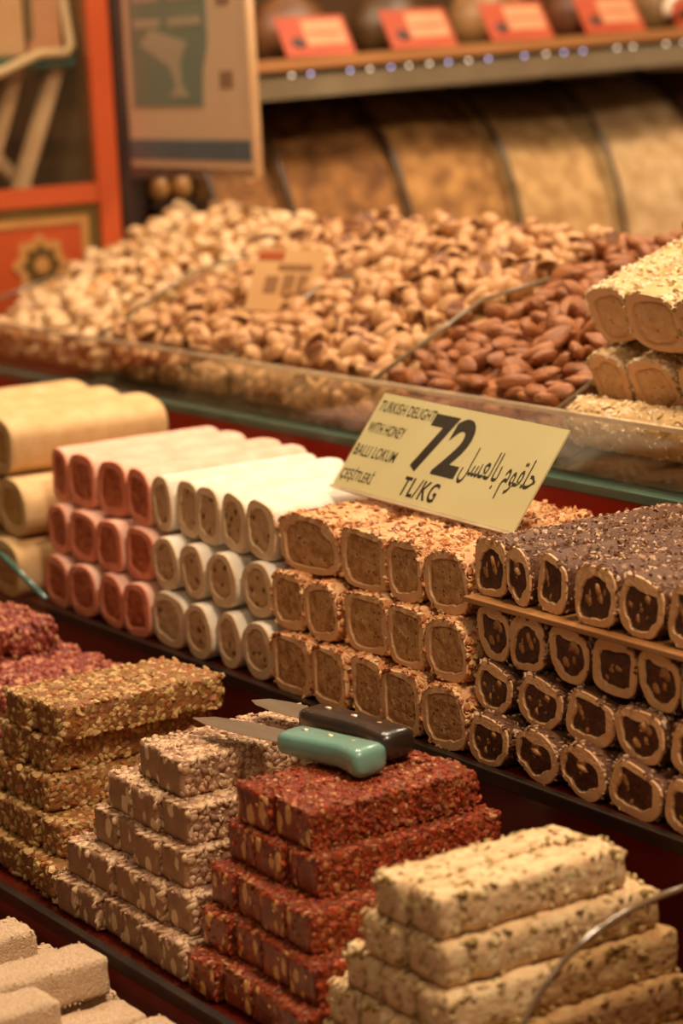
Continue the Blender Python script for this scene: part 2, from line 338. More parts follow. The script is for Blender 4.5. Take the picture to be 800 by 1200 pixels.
# ------------------------------------------------------------------ nougat rolls
def outline(wd, ht, n_exp, seg, rng, wob):
    ph = rng.uniform(0, 6.28, 3); am = rng.uniform(-wob, wob, 3); P = []
    for k in range(seg):
        a = 2*math.pi*k/seg; c, s = math.cos(a), math.sin(a)
        x = math.copysign(abs(c)**(2/n_exp), c)*wd/2; z = math.copysign(abs(s)**(2/n_exp), s)*ht/2
        f = 1 + sum(am[i]*math.cos((i+2)*a+ph[i]) for i in range(3)); P.append((x*f, z*f))
    P = np.array(P); P[:, 0] *= wd/np.ptp(P[:, 0]); P[:, 1] *= ht/np.ptp(P[:, 1])
    P[:, 0] -= (P[:, 0].max()+P[:, 0].min())/2; P[:, 1] -= P[:, 1].min()
    return P
def roll_meshes(wd, ht, ln, rim, n_exp, seed, shell_ms, fill_m, wob=.03, sag=.0015, crumb=None, inner=None, ivar=.05):
    """shell (outside + rim), filling, optional crumb coating and nuts in the filling; y=0 is the cut end"""
    rng = np.random.default_rng(seed); seg = 32; O = outline(wd, ht, n_exp, seg, rng, wob)
    c = O.mean(axis=0); c[1] = ht*.5
    I = c + (O-c)*np.array([(wd-2*rim)/wd, (ht-2*rim)/ht])
    ip = rng.uniform(0, 6.28, 4); ia = rng.uniform(-1, 1, 4)*ivar
    fa = np.array([1 + sum(ia[q]*math.cos((q+2)*2*math.pi*k/seg+ip[q]) for q in range(4)) for k in range(seg)])
    I = c + (I-c)*np.minimum(fa, 1.12)[:, None] + rng.uniform(-.35, .35, 2)*rim*ivar*10
    I += rng.normal(0, .0004, I.shape)
    st = [0.0, .0012, .004] + list(np.linspace(.012, ln-.004, 11)) + [ln-.001, ln]
    V = []; F = []; mi = []
    for yi, y in enumerate(st):
        sc = .972 if y == 0 else (.994 if y == .0012 else (1 if y < ln-.002 else (.97 if y < ln else .85)))
        off = np.array([0.0006*math.sin(y*70+seed), 0])
        for k in range(seg):
            p = c + (O[k]-c)*sc*(1+.02*mnoise.noise(Vector((O[k][0]*90, y*60, O[k][1]*90+seed*5)))) + off
            V.append((p[0], y, max(p[1], 0)))
    ns = len(st)
    for s in range(ns-1):
        for k in range(seg):
            F.append((s*seg+k, s*seg+(k+1) % seg, (s+1)*seg+(k+1) % seg, (s+1)*seg+k)); mi.append(1 if s == 0 else 0)
    F.append(tuple(range((ns-1)*seg, ns*seg))); mi.append(1)
    b0 = len(V)
    for y, sc in ((-.0003, 1.03), (.0012, .97), (.006, .95)):
        for k in range(seg):
            p = c + (I[k]-c)*sc; V.append((p[0], y, p[1]))
    for k in range(seg):
        k2 = (k+1) % seg
        F.append((k2, k, b0+k, b0+k2)); mi.append(1)
        for q in range(2):
            F.append((b0+q*seg+k2, b0+q*seg+k, b0+(q+1)*seg+k, b0+(q+1)*seg+k2)); mi.append(1)
    F.append(tuple(b0+2*seg+k for k in range(seg))); mi.append(1)
    shell = mesh_data('casing', V, F, shell_ms, mi)
    shell.polygons.foreach_set('use_smooth', np.asarray(mi) == 0)
    # filling: a lumpy plug
    V = [(c[0], -.0001, c[1])]; F = []
    for q in range(1, 7):
        for k in range(seg):
            p = c + (I[k]-c)*(q/6)*1.0; y = .0004 + .0009*mnoise.noise(Vector((p[0]*160, seed*3, p[1]*160))) + (.0010 if q == 6 else 0)
            V.append((p[0], y, p[1]))
    for k in range(seg):
        p = c + (I[k]-c)*.98; V.append((p[0], .0055, p[1]))
    for k in range(seg):
        k2 = (k+1) % seg; F.append((0, 1+k, 1+k2))
        for q in range(6): F.append((1+q*seg+k, 1+(q+1)*seg+k, 1+(q+1)*seg+k2, 1+q*seg+k2))
    F.append(tuple(1+6*seg+k for k in range(seg))[::-1])
    fill = mesh_data('filling', V, F, [fill_m])
    coat = None
    if crumb:
        ms, wts, n, size, flat = crumb
        ang = rng.integers(0, seg, n); tt = rng.uniform(0, 1, n); y = rng.uniform(.0005, ln-.001, n); y[:n//28] = rng.uniform(.0, .003, n//28)
        keep = rng.uniform(0, 1, n)
        A = O[ang]; B = O[(ang+1) % seg]; Q = A + (B-A)*tt[:, None]; nr = np.stack([(B-A)[:, 1], -(B-A)[:, 0]], 1); nr /= np.linalg.norm(nr, axis=1)[:, None] + 1e-9
        top = (nr[:, 1] > -.3) | (keep < .3)
        P = np.stack([Q[:, 0], y, Q[:, 1]], 1)[top]; Nn = np.stack([nr[:, 0], 0*y, nr[:, 1]], 1)[top]
        V, F, m2 = scatter(P, Nn, rng, size, flat, .2, len(ms), wts, .6)
        V[:, 2] = np.maximum(V[:, 2], .0002)
        coat = mesh_data('crumb_coating', V, F, ms, m2, smooth=False)
    nuts = None
    if inner:
        ms, n, size = inner
        a = rng.uniform(0, 6.28, n); rr = np.sqrt(rng.uniform(0, 1, n))*.72
        P = np.stack([c[0] + np.cos(a)*rr*(wd/2-rim), np.full(n, .0007), c[1] + np.sin(a)*rr*(ht/2-rim)], 1)
        V, F, m2 = scatter(P, np.tile([0, -1., 0], (n, 1)), rng, size, .35, .5, len(ms), None, .25)
        nuts = mesh_data('nut_pieces', V, F, ms, m2)
    return shell, fill, coat, nuts
def place_roll(name, meshes, loc, label, group, rot=(0, 0, 0), scl=(1, 1, 1), cat='candy roll', coatname='crumb_coating'):
    e = empty(name, loc, rot); e.scale = scl; tag(e, label, cat, group)
    link('casing', meshes[0], e); link('filling', meshes[1], e)
    if meshes[2]: tag(link(coatname, meshes[2], e), kind='stuff')
    if meshes[3]: tag(link('nut_pieces', meshes[3], e), kind='stuff')
    return e

PK_OUT = mat('pink_powder', (236, 192, 170), (228, 172, 146), 60, .8, .2, 400)
PK_RIM = mat('pink_rim', (226, 132, 94), (234, 148, 112), 90, .6, .2, 400)
PK_FIL = mat('pink_filling', (166, 74, 34), (204, 112, 68), 130, .55, .5, 350, lo=.4, hi=.62, spot=((205, 140, 100), 110, .18))
WH_OUT = mat('white_powder', (232, 222, 206), (222, 208, 188), 60, .85, .2, 400)
WH_RIM = mat('white_rim', (220, 186, 142), (230, 198, 156), 90, .65, .2, 400)
WH_FIL = mat('white_filling', (196, 154, 106), (212, 172, 124), 110, .6, .4, 350, spot=((112, 74, 32), 110, .3))
CR_OUT = mat('caramel_casing', (198, 146, 94), (212, 164, 112), 90, .6, .3, 400)
CR_RIM = mat('caramel_rim', (218, 170, 120), (226, 180, 132), 90, .55, .2, 400)
CR_FIL = mat('caramel_filling', (166, 116, 66), (202, 154, 100), 150, .5, .8, 260, spot=((92, 52, 22), 190, .2), lo=.36, hi=.56)
CR_C1 = mat('toffee_flake', (204, 140, 84), (180, 112, 60), 150, .5, .2, 400)
CR_C2 = mat('pale_flake', (230, 186, 134), (216, 166, 112), 150, .5, .2, 400)
CR_C3 = mat('brown_flake', (132, 68, 30), (152, 84, 40), 150, .5, .2, 400)
CH_OUT = mat('cocoa_coat', (82, 48, 26), (106, 68, 40), 120, .6, .4, 400)
CH_RIM = mat('milk_casing', (216, 164, 114), (226, 178, 128), 110, .55, .25, 400)
CH_FIL = mat('dark_chocolate_filling', (62, 30, 14), (90, 46, 22), 130, .45, .5, 300)
CH_C1 = mat('cocoa_crumb', (98, 60, 34), (126, 82, 50), 120, .6)
CH_C2 = mat('coconut_fleck', (208, 170, 136), (188, 146, 112), 120, .6)
CH_NUT = mat('hazelnut_slice', (158, 106, 58), (182, 130, 78), 120, .5, .2, 400)
YE_OUT = mat('butter_powder', (220, 184, 134), (206, 166, 112), 60, .8, .2, 400)
YE_RIM = mat('butter_rim', (206, 170, 112), (216, 182, 126), 60, .7, .2, 400)
YE_FIL = mat('butter_filling', (182, 136, 66), (204, 158, 88), 90, .6, .4, 300)
GR_OUT = mat('pistachio_casing', (200, 160, 104), (212, 174, 118), 90, .6, .3, 400)
GR_FIL = mat('pistachio_filling', (204, 158, 106), (222, 180, 130), 130, .55, .6, 260, spot=((120, 84, 34), 180, .14))
GR_C1 = mat('coconut_shred', (236, 214, 178), (218, 190, 148), 150, .7)
GR_C2 = mat('pistachio_crumb', (160, 132, 62), (184, 154, 88), 150, .7)

PINK = [roll_meshes(.046, .044, .148, .0065, 2.5+.15*s, 10+s, [PK_OUT, PK_RIM], PK_FIL, wob=.045) for s in range(5)]
WHITE = [roll_meshes(.042, .045, .135, .0068, 2.3+.15*s, 20+s, [WH_OUT, WH_RIM], WH_FIL, wob=.05) for s in range(5)]
CAR = [roll_meshes(.046, .0425, .145, .0052, 2.9+.35*s%1.2, 30+s, [CR_OUT, CR_RIM], CR_FIL, wob=.035, crumb=([CR_C1, CR_C2, CR_C3], [.45, .35, .2], 2000, (.0012, .0036), .35), ivar=.06) for s in range(6)]
CHO = [roll_meshes(.044, .034, .155, .0058, 2.6+(.3*s)%.8, 40+s, [CH_OUT, CH_RIM], CH_FIL, wob=.06, ivar=.085, crumb=([CH_C1, CH_C2], [.62, .38], 1300, (.0009, .0027), .4), inner=([CH_NUT], 3+s%4, (.0030, .0068))) for s in range(8)]
YEL = [roll_meshes(.055, .048, .15, .008, 2.6, 60+s, [YE_OUT, YE_RIM], YE_FIL) for s in range(3)]
GRN = [roll_meshes(.048, .042, .16, .006, 2.8, 70+s, [GR_OUT, CR_RIM], GR_FIL, wob=.05, crumb=([GR_C1, GR_C2], [.72, .28], 2000, (.0012, .0034), .3), ivar=.08) for s in range(3)]
rr = random.Random(11)
ROWN = ['bottom row', 'second row from the bottom', 'third row from the bottom', 'top row']
def row(meshes, base_w, base_h, xs, z0, z1, y0, name, desc, rown, neighbour, group, z_jit=.0006, coatname='crumb_coating'):
    """a row of rolls: xs = list of (x0, x1); counted from the +x side"""
    n = len(xs)
    for i, (a, b) in enumerate(xs):
        k = n-1-i; me = meshes[(i*2+rr.randrange(len(meshes))) % len(meshes)]
        place_roll(name, me, ((a+b)/2, y0+rr.uniform(-.002, .002), z0), '%s, %s, %s %s' % (desc, rown, ORD[k], neighbour), group,
                   (0, math.radians(rr.uniform(-3, 3)), math.radians(rr.uniform(-1.2, 1.2))), ((b-a-.0006)/base_w, 1, (z1-z0)/base_h), coatname=coatname)
Y1, Y2, Y3 = .838, .846, .856
Z0, Z1, Z2, Z3 = -.4385, -.3965, -.3555, -.311
DP = 'pink powdered nougat roll'; NP = 'from the white rolls'; GP = 'pink nougat rolls'
row(PINK, .046, .044, [(-1.774, -1.730), (-1.728, -1.676), (-1.675, -1.632), (-1.631, -1.588)], Z0, Z1, Y1, 'nougat_roll', DP, ROWN[0], NP, GP)
row(PINK, .046, .044, [(-1.773, -1.736), (-1.735, -1.686), (-1.685, -1.640), (-1.638, -1.592)], Z1, Z2, Y2, 'nougat_roll', DP, 'middle row', NP, GP)
row(PINK, .046, .044, [(-1.779, -1.750), (-1.749, -1.702), (-1.700, -1.649), (-1.648, -1.606)], Z2, Z3, Y3, 'nougat_roll', DP, 'top row', NP, GP)
DW = 'white powdered nougat roll'; NW = 'from the crumbed rolls'; GW = 'white nougat rolls'
row(WHITE, .042, .045, [(-1.587, -1.537), (-1.536, -1.493), (-1.492, -1.455), (-1.454, -1.408)], Z0, Z1, Y1, 'nougat_roll', DW, ROWN[0], NW, GW)
row(WHITE, .042, .045, [(-1.591, -1.550), (-1.549, -1.511), (-1.510, -1.466), (-1.465, -1.420)], Z1, Z2, Y2, 'nougat_roll', DW, 'middle row', NW, GW)
row(WHITE, .042, .045, [(-1.605, -1.573), (-1.572, -1.538), (-1.537, -1.502), (-1.501, -1.465), (-1.464, -1.424)], Z2, Z3-.001, Y3, 'nougat_roll', DW, 'top row', NW, GW)
DC = 'caramel crumbed roll'; NC = 'from the chocolate rolls'; GC = 'caramel crumbed rolls'
row(CAR, .046, .0425, [(-1.407, -1.356), (-1.355, -1.313), (-1.312, -1.271), (-1.270, -1.227), (-1.226, -1.177)], Z0, Z1, Y1, 'nougat_roll', DC, ROWN[0], NC, GC)
row(CAR, .046, .0425, [(-1.418, -1.376), (-1.375, -1.329), (-1.328, -1.276), (-1.275, -1.233), (-1.232, -1.184)], Z1, Z2, Y2, 'nougat_roll', DC, 'middle row', NC, GC)
row(CAR, .046, .0425, [(-1.422, -1.344), (-1.343, -1.286), (-1.285, -1.244), (-1.243, -1.193)], Z2-.001, Z3-.004, Y3, 'nougat_roll', DC, 'top row', NC, GC)
DH = 'dark chocolate filled roll'; NH = 'from the caramel rolls'; GH = 'chocolate filled rolls'
def crow(xs, z0, z1, y0, rown):
    n = len(xs)
    for i, (a, b) in enumerate(xs):
        me = CHO[(i*3+rr.randrange(8)) % 8]
        place_roll('chocolate_roll', me, ((a+b)/2, y0+rr.uniform(-.002, .002), z0), '%s, %s, %s %s' % (DH, rown, ORD[i], NH), GH,
                   (0, math.radians(rr.uniform(-5, 5)), math.radians(rr.uniform(-1, 1))), ((b-a-.0006)/.044, 1, (z1-z0)/.034))
crow([(-1.174, -1.132), (-1.131, -1.089), (-1.088, -1.045), (-1.044, -.996), (-.993, -.950), (-.948, -.905)], -.4385, -.4065, Y1, ROWN[0])
crow([(-1.182, -1.143), (-1.138, -1.094), (-1.092, -1.046), (-1.042, -.998), (-.997, -.953), (-.951, -.908)], -.4085, -.3765, Y2, ROWN[1])
crow([(-1.183, -1.149), (-1.148, -1.112), (-1.111, -1.074), (-1.073, -1.031), (-1.030, -.993), (-.992, -.956), (-.955, -.918)], -.3765, -.3425, Y3-.004, ROWN[2])
crow([(-1.190, -1.156), (-1.154, -1.129), (-1.128, -1.099), (-1.087, -1.049), (-1.048, -1.008), (-1.007, -.970), (-.969, -.932)], -.3385, -.3015, Y3, ROWN[3])
M_BOARD = mat('wooden_tray_board', (150, 100, 54), (178, 124, 72), 60, .4, stretch=(.2, 1, 1), coat=.3)
tag(box('tray_board', -1.191, -.92, Y3-.008, 1.01, -.3424, -.3386, M_BOARD, bev=.0008), 'thin tan board under the top row of chocolate rolls', 'board')
DY = 'buttery yellow powdered roll'; NY = 'from the pink rolls'; GY = 'yellow nougat rolls'
row(YEL, .055, .048, [(-2.045, -1.985), (-1.980, -1.922), (-1.918, -1.858)], Z0, Z0+.050, Y1-.01, 'nougat_roll', DY, ROWN[0], NY, GY)
row(YEL, .055, .048, [(-2.030, -1.972), (-1.970, -1.910), (-1.908, -1.850), (-1.846, -1.792)], Z0+.050, Z0+.098, Y1, 'nougat_roll', DY, 'middle row', NY, GY)
row(YEL, .055, .048, [(-2.02, -1.960), (-1.955, -1.895), (-1.890, -1.822)], Z0+.098, -.290, Y3-.014, 'nougat_roll', DY, 'top row', NY, GY)
place_roll('nougat_roll', YEL[1], (-1.820, Y1-.012, Z0), 'buttery yellow powdered roll lying on the deck right beside the pink rolls', GY)

# clear guard in front of the yellow rolls
g = empty('glass_guard', (-1.80, .815, -.4385)); tag(g, 'low glass guard with teal edge before the yellow rolls', 'glass guard')
V, F = prism([(-.5, 0), (.075, 0), (.075, .014), (.0, .038), (-.5, .062)], 0, .004, 'y'); link('pane', mesh_data('pane', V, F, [M_CLEAR], smooth=False), g)
V, F = tube([(-.5, .002, .062), (0, .002, .038), (.075, .002, .014)], .0026); link('edge', mesh_data('edge', V, F, [M_TEALD]), g)

# ------------------------------------------------------------------ knives
M_BLADE = mat('knife_steel', (176, 160, 140), (192, 176, 156), 40, .28, .05, 300, metal=.85, stretch=(.2, 3, 1))
M_TURQ = mat('turquoise_plastic', (108, 150, 136), (120, 160, 146), 30, .3, .05, 200, coat=.4)
M_BLACK = mat('black_plastic', (40, 30, 24), (56, 42, 34), 30, .3, .1, 200, coat=.35)
M_RIVET = mat('rivet_metal', (214, 190, 160), (224, 204, 176), 40, .3, metal=.6)
def knife(loc, rz, ry, hl, bl, hm, label):
    """handle from x=0 (bolster) to hl (butt), blade towards -x, lying flat"""
    k = empty('kitchen_knife', loc, (0, ry, rz)); tag(k, label, 'knife')
    st = [(0, .0105, .0062, 0), (.004, .0118, .0072, 0), (.02, .0120, .0076, 0), (.045, .0112, .0078, .0004), (.065, .0108, .0080, .0006), (.080, .0118, .0086, -.0012), (.090, .0132, .0090, -.0030), (.096, .0126, .0084, -.0040), (.099, .0085, .0055, -.0044)]
    V = []; F = []; seg = 20
    for x, hw, hh, yo in st:
        for q in range(seg):
            a = 2*math.pi*q/seg; c, s = math.cos(a), math.sin(a)
            V.append((x*hl/.099, yo+math.copysign(abs(c)**.55, c)*hw, .009+math.copysign(abs(s)**.55, s)*hh))
    for i in range(len(st)-1):
        for q in range(seg): F.append((i*seg+q, i*seg+(q+1) % seg, (i+1)*seg+(q+1) % seg, (i+1)*seg+q))
    F.append(tuple(range(seg))[::-1]); F.append(tuple(range((len(st)-1)*seg, len(st)*seg)))
    h = link('handle', mesh_data('handle', V, F, [hm]), k)
    for fx in (.17, .45, .72):
        V, F = sphere_vf((fx*hl, .001, .0166), .0030, 12, 6, (1, .62, .28)); link('rivet', mesh_data('rivet', V, F, [M_RIVET]), h)
    # blade: spine on +y side, belly on -y, thin wedge
    up = [(.004, .0085), (-.02, .0095), (-bl*.55, .0085), (-bl*.85, .004), (-bl, -.004)]
    lo_ = [(-bl*.82, -.0085), (-bl*.5, -.0105), (-.015, -.0100), (.004, -.0085)]
    poly = up+lo_; n = len(poly); V = []
    for z, e in ((.0098, 0), (.0082, 0)):
        for x, y in poly: V.append((x, y, z if y > 0 else .009))
    for i, (x, y) in enumerate(poly):
        if y <= 0: V[n+i] = (x, y, .0086)
    F = [tuple(range(n)), tuple(range(n, 2*n))[::-1]] + [((i+1) % n, i, n+i, n+(i+1) % n) for i in range(n)]
    link('blade', mesh_data('blade', V, F, [M_BLADE], smooth=False), k)
    return k
knife((-1.180, .7105, -.4100), math.radians(11.5), 0, .0735, .084, M_TURQ, 'kitchen knife with turquoise riveted handle lying on the red bars')
knife((-1.212, .7465, -.4095), math.radians(5), 0, .090, .058, M_BLACK, 'kitchen knife with black riveted handle lying on the red bars')

# ------------------------------------------------------------------ price sign
M_CARD = mat('yellow_card', (228, 208, 160), (233, 214, 168), 20, .55)
M_INK = mat('black_ink', (44, 28, 16), (50, 32, 18), 30, .7)
SW, SH_, LEAN = .2135, .0770, math.atan2(.046, .0585)
sg = empty('price_sign', (-1.432, .910, -.3070), (math.pi/2-LEAN, math.radians(1.3), 0))       # local x = along sign, y = up the card, z = towards customer
tag(sg, 'yellow price sign reading 72 TL/KG leaning on the caramel rolls', 'price sign')
V, F = box_vf(0, SW, 0, SH_, -.0006, .0006); link('card', mesh_data('card', V, F, [M_CARD], smooth=False), sg)
V, F = box_vf(-.001, SW+.001, -.0015, SH_+.0008, .0009, .0016); link('plastic_sleeve', mesh_data('plastic_sleeve', V, F, [M_CLEAR], smooth=False), sg)
V, F = box_vf(-.001, SW+.001, -.0026, -.0006, -.0012, .0018); link('sleeve_edge', mesh_data('sleeve_edge', V, F, [M_EDGE], smooth=False), sg)
def text(s, u0, u1, v0, v1, bold, name='lettering', parent=sg, m=M_INK, w_=SW, h_=SH_, zz=.00075, shear=0, sp=1.06):
    """flat print filling the box u0..u1 (along), v0..v1 (down from the top)"""
    cu = bpy.data.curves.new(name, 'FONT'); cu.body = s; cu.offset = bold; cu.fill_mode = 'FRONT'; cu.resolution_u = 4; cu.shear = shear; cu.space_character = sp
    to = bpy.data.objects.new('tmp', cu); COL.objects.link(to)
    dg = bpy.context.evaluated_depsgraph_get(); dg.update()
    me = bpy.data.meshes.new_from_object(to.evaluated_get(dg)); bpy.data.objects.remove(to)
    co = np.array([v.co[:] for v in me.vertices])
    if len(co) == 0: return
    mn, mx = co.min(0), co.max(0)
    x0, x1 = u0*w_, u1*w_; y1, y0 = h_*(1-v0), h_*(1-v1)
    co[:, 0] = x0 + (co[:, 0]-mn[0])/(mx[0]-mn[0])*(x1-x0); co[:, 1] = y0 + (co[:, 1]-mn[1])/(mx[1]-mn[1])*(y1-y0); co[:, 2] = zz
    me.vertices.foreach_set('co', co.ravel()); me.materials.clear(); me.materials.append(m); me.update()
    return link(name, me, parent)
text('TURKISH DELIGHT', .018, .335, .075, .190, .010)
text('WITH HONEY', .018, .228, .305, .420, .010)
text('BALLI LOKUM', .014, .252, .545, .665, .010)
text('ÇEŞİTLERİ', .012, .195, .775, .945, .010)
text('72', .335, .592, .090, .690, .035)
text('TL/KG', .360, .555, .745, .940, .020, sp=1.16)
AR = '\ufede\ufeb4\ufecc\ufedf\ufe8e\ufe91 \ufee1\ufeee\ufed8\ufee0\ufea3'
text(AR, .605, .975, .330, .760, .006)

# ------------------------------------------------------------------ nut trays
TY0, TY1 = 1.052, 1.335
def plane_z(y): return -.268 + (y-1.055)*.36
DIVX = [-2.41, -2.08, -1.84, -1.60, -1.36]
gt = empty('glass_tray', (-1.8, TY0, -.3095)); tag(gt, 'long glass tray front holding the heaps of nuts', 'tray')
V, F = box_vf(XL+1.8, XR+1.8, 0, .005, 0, .0445); link('front_pane', mesh_data('front_pane', V, F, [M_CLEAR], smooth=False), gt)
V, F = box_vf(XL+1.8, XR+1.8, -.0006, .0056, .0435, .0468); link('rim', mesh_data('rim', V, F, [M_EDGE], smooth=False), gt)
M_BASIN = mat('tray_base', (70, 66, 46), (92, 84, 60), 10, .6)
V, F = prism([(.008, 0), (TY1-TY0+.004, 0), (TY1-TY0+.004, .096), (.008, .002)], XL+1.8, XR+1.8, 'x'); link('sloping_base', mesh_data('sloping_base', V, F, [M_BASIN], smooth=False), gt)
V, F = box_vf(XL+1.8, XR+1.8, TY1-TY0+.004, TY1-TY0+.010, -.0, .122); link('back_board', mesh_data('back_board', V, F, [M_RED], smooth=False), gt)
for dx in DIVX:
    lo_d = .026 if dx < -2.3 else 0                      # the end plate is cut lower
    poly = [(.006, .004), (.283, .097), (.283, .124-lo_d), (.120, .100-lo_d), (.006, .0455)]
    V, F = prism(poly, dx+1.8-.002, dx+1.8+.002, 'x'); d = link('divider', mesh_data('divider', V, F, [M_CLEAR], smooth=False), gt)
    V, F = tube([(dx+1.8, .006, .0455), (dx+1.8, .120, .100-lo_d), (dx+1.8, .283, .124-lo_d)], .0019, 6); link('divider_edge', mesh_data('divider_edge', V, F, [M_DIVEDGE]), d)
def nut_mesh(kind, seed, mats_):
    rng = np.random.default_rng(seed); nu, nv = 14, 9; V = []; F = []; mi = []
    for j in range(nv+1):
        th = math.pi*j/nv; cx = math.cos(th); s = math.sin(th)
        for i in range(nu):
            ph = 2*math.pi*i/nu
            if kind == 'almond':
                s2 = s**.9*(1-.28*cx)*(1 if cx < .6 else 1-.35*(cx-.6)); p = [cx*.0138, math.cos(ph)*s2*.0078, math.sin(ph)*s2*.0052]
            else:
                s2 = s**.85*(1-.12*cx); p = [cx*.0112, math.cos(ph)*s2*.0074, math.sin(ph)*s2*.0068]
                if kind == 'pistachio' and cx > -.5:
                    if i in (0, 1, nu-1): p[1] -= .0042*s
                    elif i in (2, nu-2): p[1] += .0008*s; p[2] *= 1.12
            V.append([a*(1+rng.uniform(-.07, .07)) for a in p])
    for j in range(nv):
        for i in range(nu):
            F.append((j*nu+i, (j+1)*nu+i, (j+1)*nu+(i+1) % nu, j*nu+(i+1) % nu))
            mi.append(1 if kind == 'pistachio' and i in (0, 1, nu-1, nu-2) and 0 < j < nv-3 else 0)
    V = np.array(V)
    return mesh_data(kind, V, F, mats_, mi)
M_ALM = mat('almond_skin', (172, 108, 62), (136, 80, 42), 150, .45, .5, 700, stretch=(.25, 1, 1))
M_PSH = mat('pistachio_shell', (206, 158, 108), (176, 124, 76), 90, .5, .2, 300)
M_PKE = mat('pistachio_kernel', (132, 76, 34), (110, 66, 28), 120, .6)
M_PALE = mat('pale_shell', (226, 192, 148), (206, 162, 112), 80, .55, .2, 300)
M_PKE2 = mat('pale_kernel', (186, 134, 74), (168, 118, 62), 120, .6)
M_HEAPA = mat('almond_heap', (172, 108, 62), (136, 80, 42), 60, .6, .8, 120)
M_HEAPP = mat('pistachio_heap', (206, 158, 108), (176, 124, 76), 60, .6, .8, 120)
M_HEAPL = mat('pale_heap', (226, 192, 148), (206, 162, 112), 60, .6, .8, 120)
def heap_z(x, y, x0, x1, crown):
    u = (x-(x0+x1)/2)/((x1-x0)/2)
    t = (y-TY0)/(TY1-TY0)
    drop = ((.010 + .022*min(1, max(0, (-2.20-x)/.18)))*(1-t)**.8 - .004*t) if x0 < -2.3 else 0
    return plane_z(y) - drop + crown*(1-u*u)*math.sin(math.pi*min(1, max(0, .12+t*.88))) + .006*mnoise.noise(Vector((x*14, y*14, 3)))
def heap(x0, x1, crown, name, m, label, h0=None, h1=None):
    h0 = x0 if h0 is None else h0; h1 = x1 if h1 is None else h1
    nx, ny = 26, 26; V = []; F = []
    for j in range(ny+1):
        for i in range(nx+1):
            x = x0+.003+(x1-x0-.006)*i/nx; y = TY0+.019+(TY1-TY0-.026)*j/ny
            V.append((x, y, heap_z(x, y, h0, h1, crown)-.009+.003*mnoise.noise(Vector((x*120, y*120, 0)))))
    for j in range(ny):
        for i in range(nx): F.append((j*(nx+1)+i, j*(nx+1)+i+1, (j+1)*(nx+1)+i+1, (j+1)*(nx+1)+i))
    nb = len(V); ring = [i for i in range(nx+1)] + [j*(nx+1)+nx for j in range(1, ny+1)] + [ny*(nx+1)+i for i in range(nx-1, -1, -1)] + [j*(nx+1) for j in range(ny-1, 0, -1)]
    for r_ in ring: V.append((V[r_][0], V[r_][1], -.3095+max(0, V[r_][1]-TY0-.006)*.345+.003))
    for a in range(len(ring)):
        b2 = (a+1) % len(ring); F.append((ring[b2], ring[a], nb+a, nb+b2))
    F.append(tuple(nb+a for a in range(len(ring)))[::-1])
    tag(link(name, mesh_data(name, V, F, [m])), label, 'nut heap', None, 'stuff')
rn = random.Random(21)
def nuts(x0, x1, crown, pitch, size, meshes, name, label, group, cat, limit=300, rest=None, flat=.5, xmin=None):
    pts = []
    ny = int((TY1-TY0-.02)/pitch[1]); nx = int((x1-x0-.016)/pitch[0])
    for lay in (0, 1):
        for j in range(ny):
            for i in range(nx):
                if lay and rn.random() > .42: continue
                x = x0+.010+(x1-x0-.020)*(i+.5+.5*(j % 2)*.8+rn.uniform(-.38, .38))/nx; y = TY0+.014+(TY1-TY0-.026)*(j+.5+rn.uniform(-.38, .38))/ny
                x = min(max(x, x0+.009), x1-.009)
                if -1.945 < x < -1.835 and 1.118 < y < 1.165: continue     # room for the little price card
                pts.append((x, y, heap_z(x, y, x0, x1, crown)-.002+lay*.0075+rn.uniform(-.0015, .0015)))
    rn.shuffle(pts)
    pts.sort(key=lambda p: -p[0]*.84+p[1]*.54)          # nearest first
    front = [(x0+.012+(x1-x0-.024)*(i+.5+rn.uniform(-.2, .2))/nx, TY0+.0155+rn.uniform(0, .002), z+rn.uniform(-.002, .002)) for z in (-.298, -.287, -.276) for i in range(nx)]
    pts = pts[:limit] + (pts[limit:] if len(pts) > limit else []); nfree = len(pts); pts = pts + front
    RV, RF, RM, off = [], [], [], 0
    for k, p in enumerate(pts):
        me = meshes[k % len(meshes)]; s = size*rn.uniform(.86, 1.12)
        rot = Euler((rn.uniform(-1, 1)*1.6*flat + (math.pi if rn.random() < .5 else 0), rn.uniform(-.6, .6)*flat*1.6, rn.uniform(0, 6.283)))
        lc = np.array([v.co[:] for v in me.vertices]) @ np.array(rot.to_matrix()).T * s
        mn_, mx_ = lc.min(0), lc.max(0); px, py, pz = p; a_, b_ = x0+.0005, x1-.0005
        if x0 < -1.84 < x1:                               # a glass divider stands in the middle of this heap
            if px < -1.84: b_ = -1.8424
            else: a_ = -1.8376
        px = min(max(px, a_-mn_[0]), b_-mx_[0]); py = min(max(py, TY0+.0062-mn_[1]), TY1+.002-mx_[1])
        pz = max(pz, -.3070+max(0, py+mx_[1]-TY0-.008)*.337-mn_[2]); p = (px, py, pz)
        if k < limit and k < nfree:
            tag(link(name, me, None, p, rot, (s, s, s)), label, cat, group)
        else:
            mtx = Matrix.Translation(p) @ rot.to_matrix().to_4x4() @ Matrix.Scale(s, 4); mt = np.array(mtx)
            co = np.array([v.co[:] for v in me.vertices]) @ mt[:3, :3].T + mt[:3, 3]
            RV.append(co); RF += [tuple(q+off for q in f.vertices) for f in me.polygons]; RM += [f.material_index for f in me.polygons]; off += len(co)
    if RV:
        tag(link(rest[0], mesh_data(rest[0], np.concatenate(RV), RF, list(meshes[0].materials), RM)), rest[1], 'nut heap', None, 'stuff')
ALM = [nut_mesh('almond', s, [M_ALM, M_ALM]) for s in range(4)]
PIS = [nut_mesh('pistachio', 10+s, [M_PSH, M_PKE]) for s in range(4)]
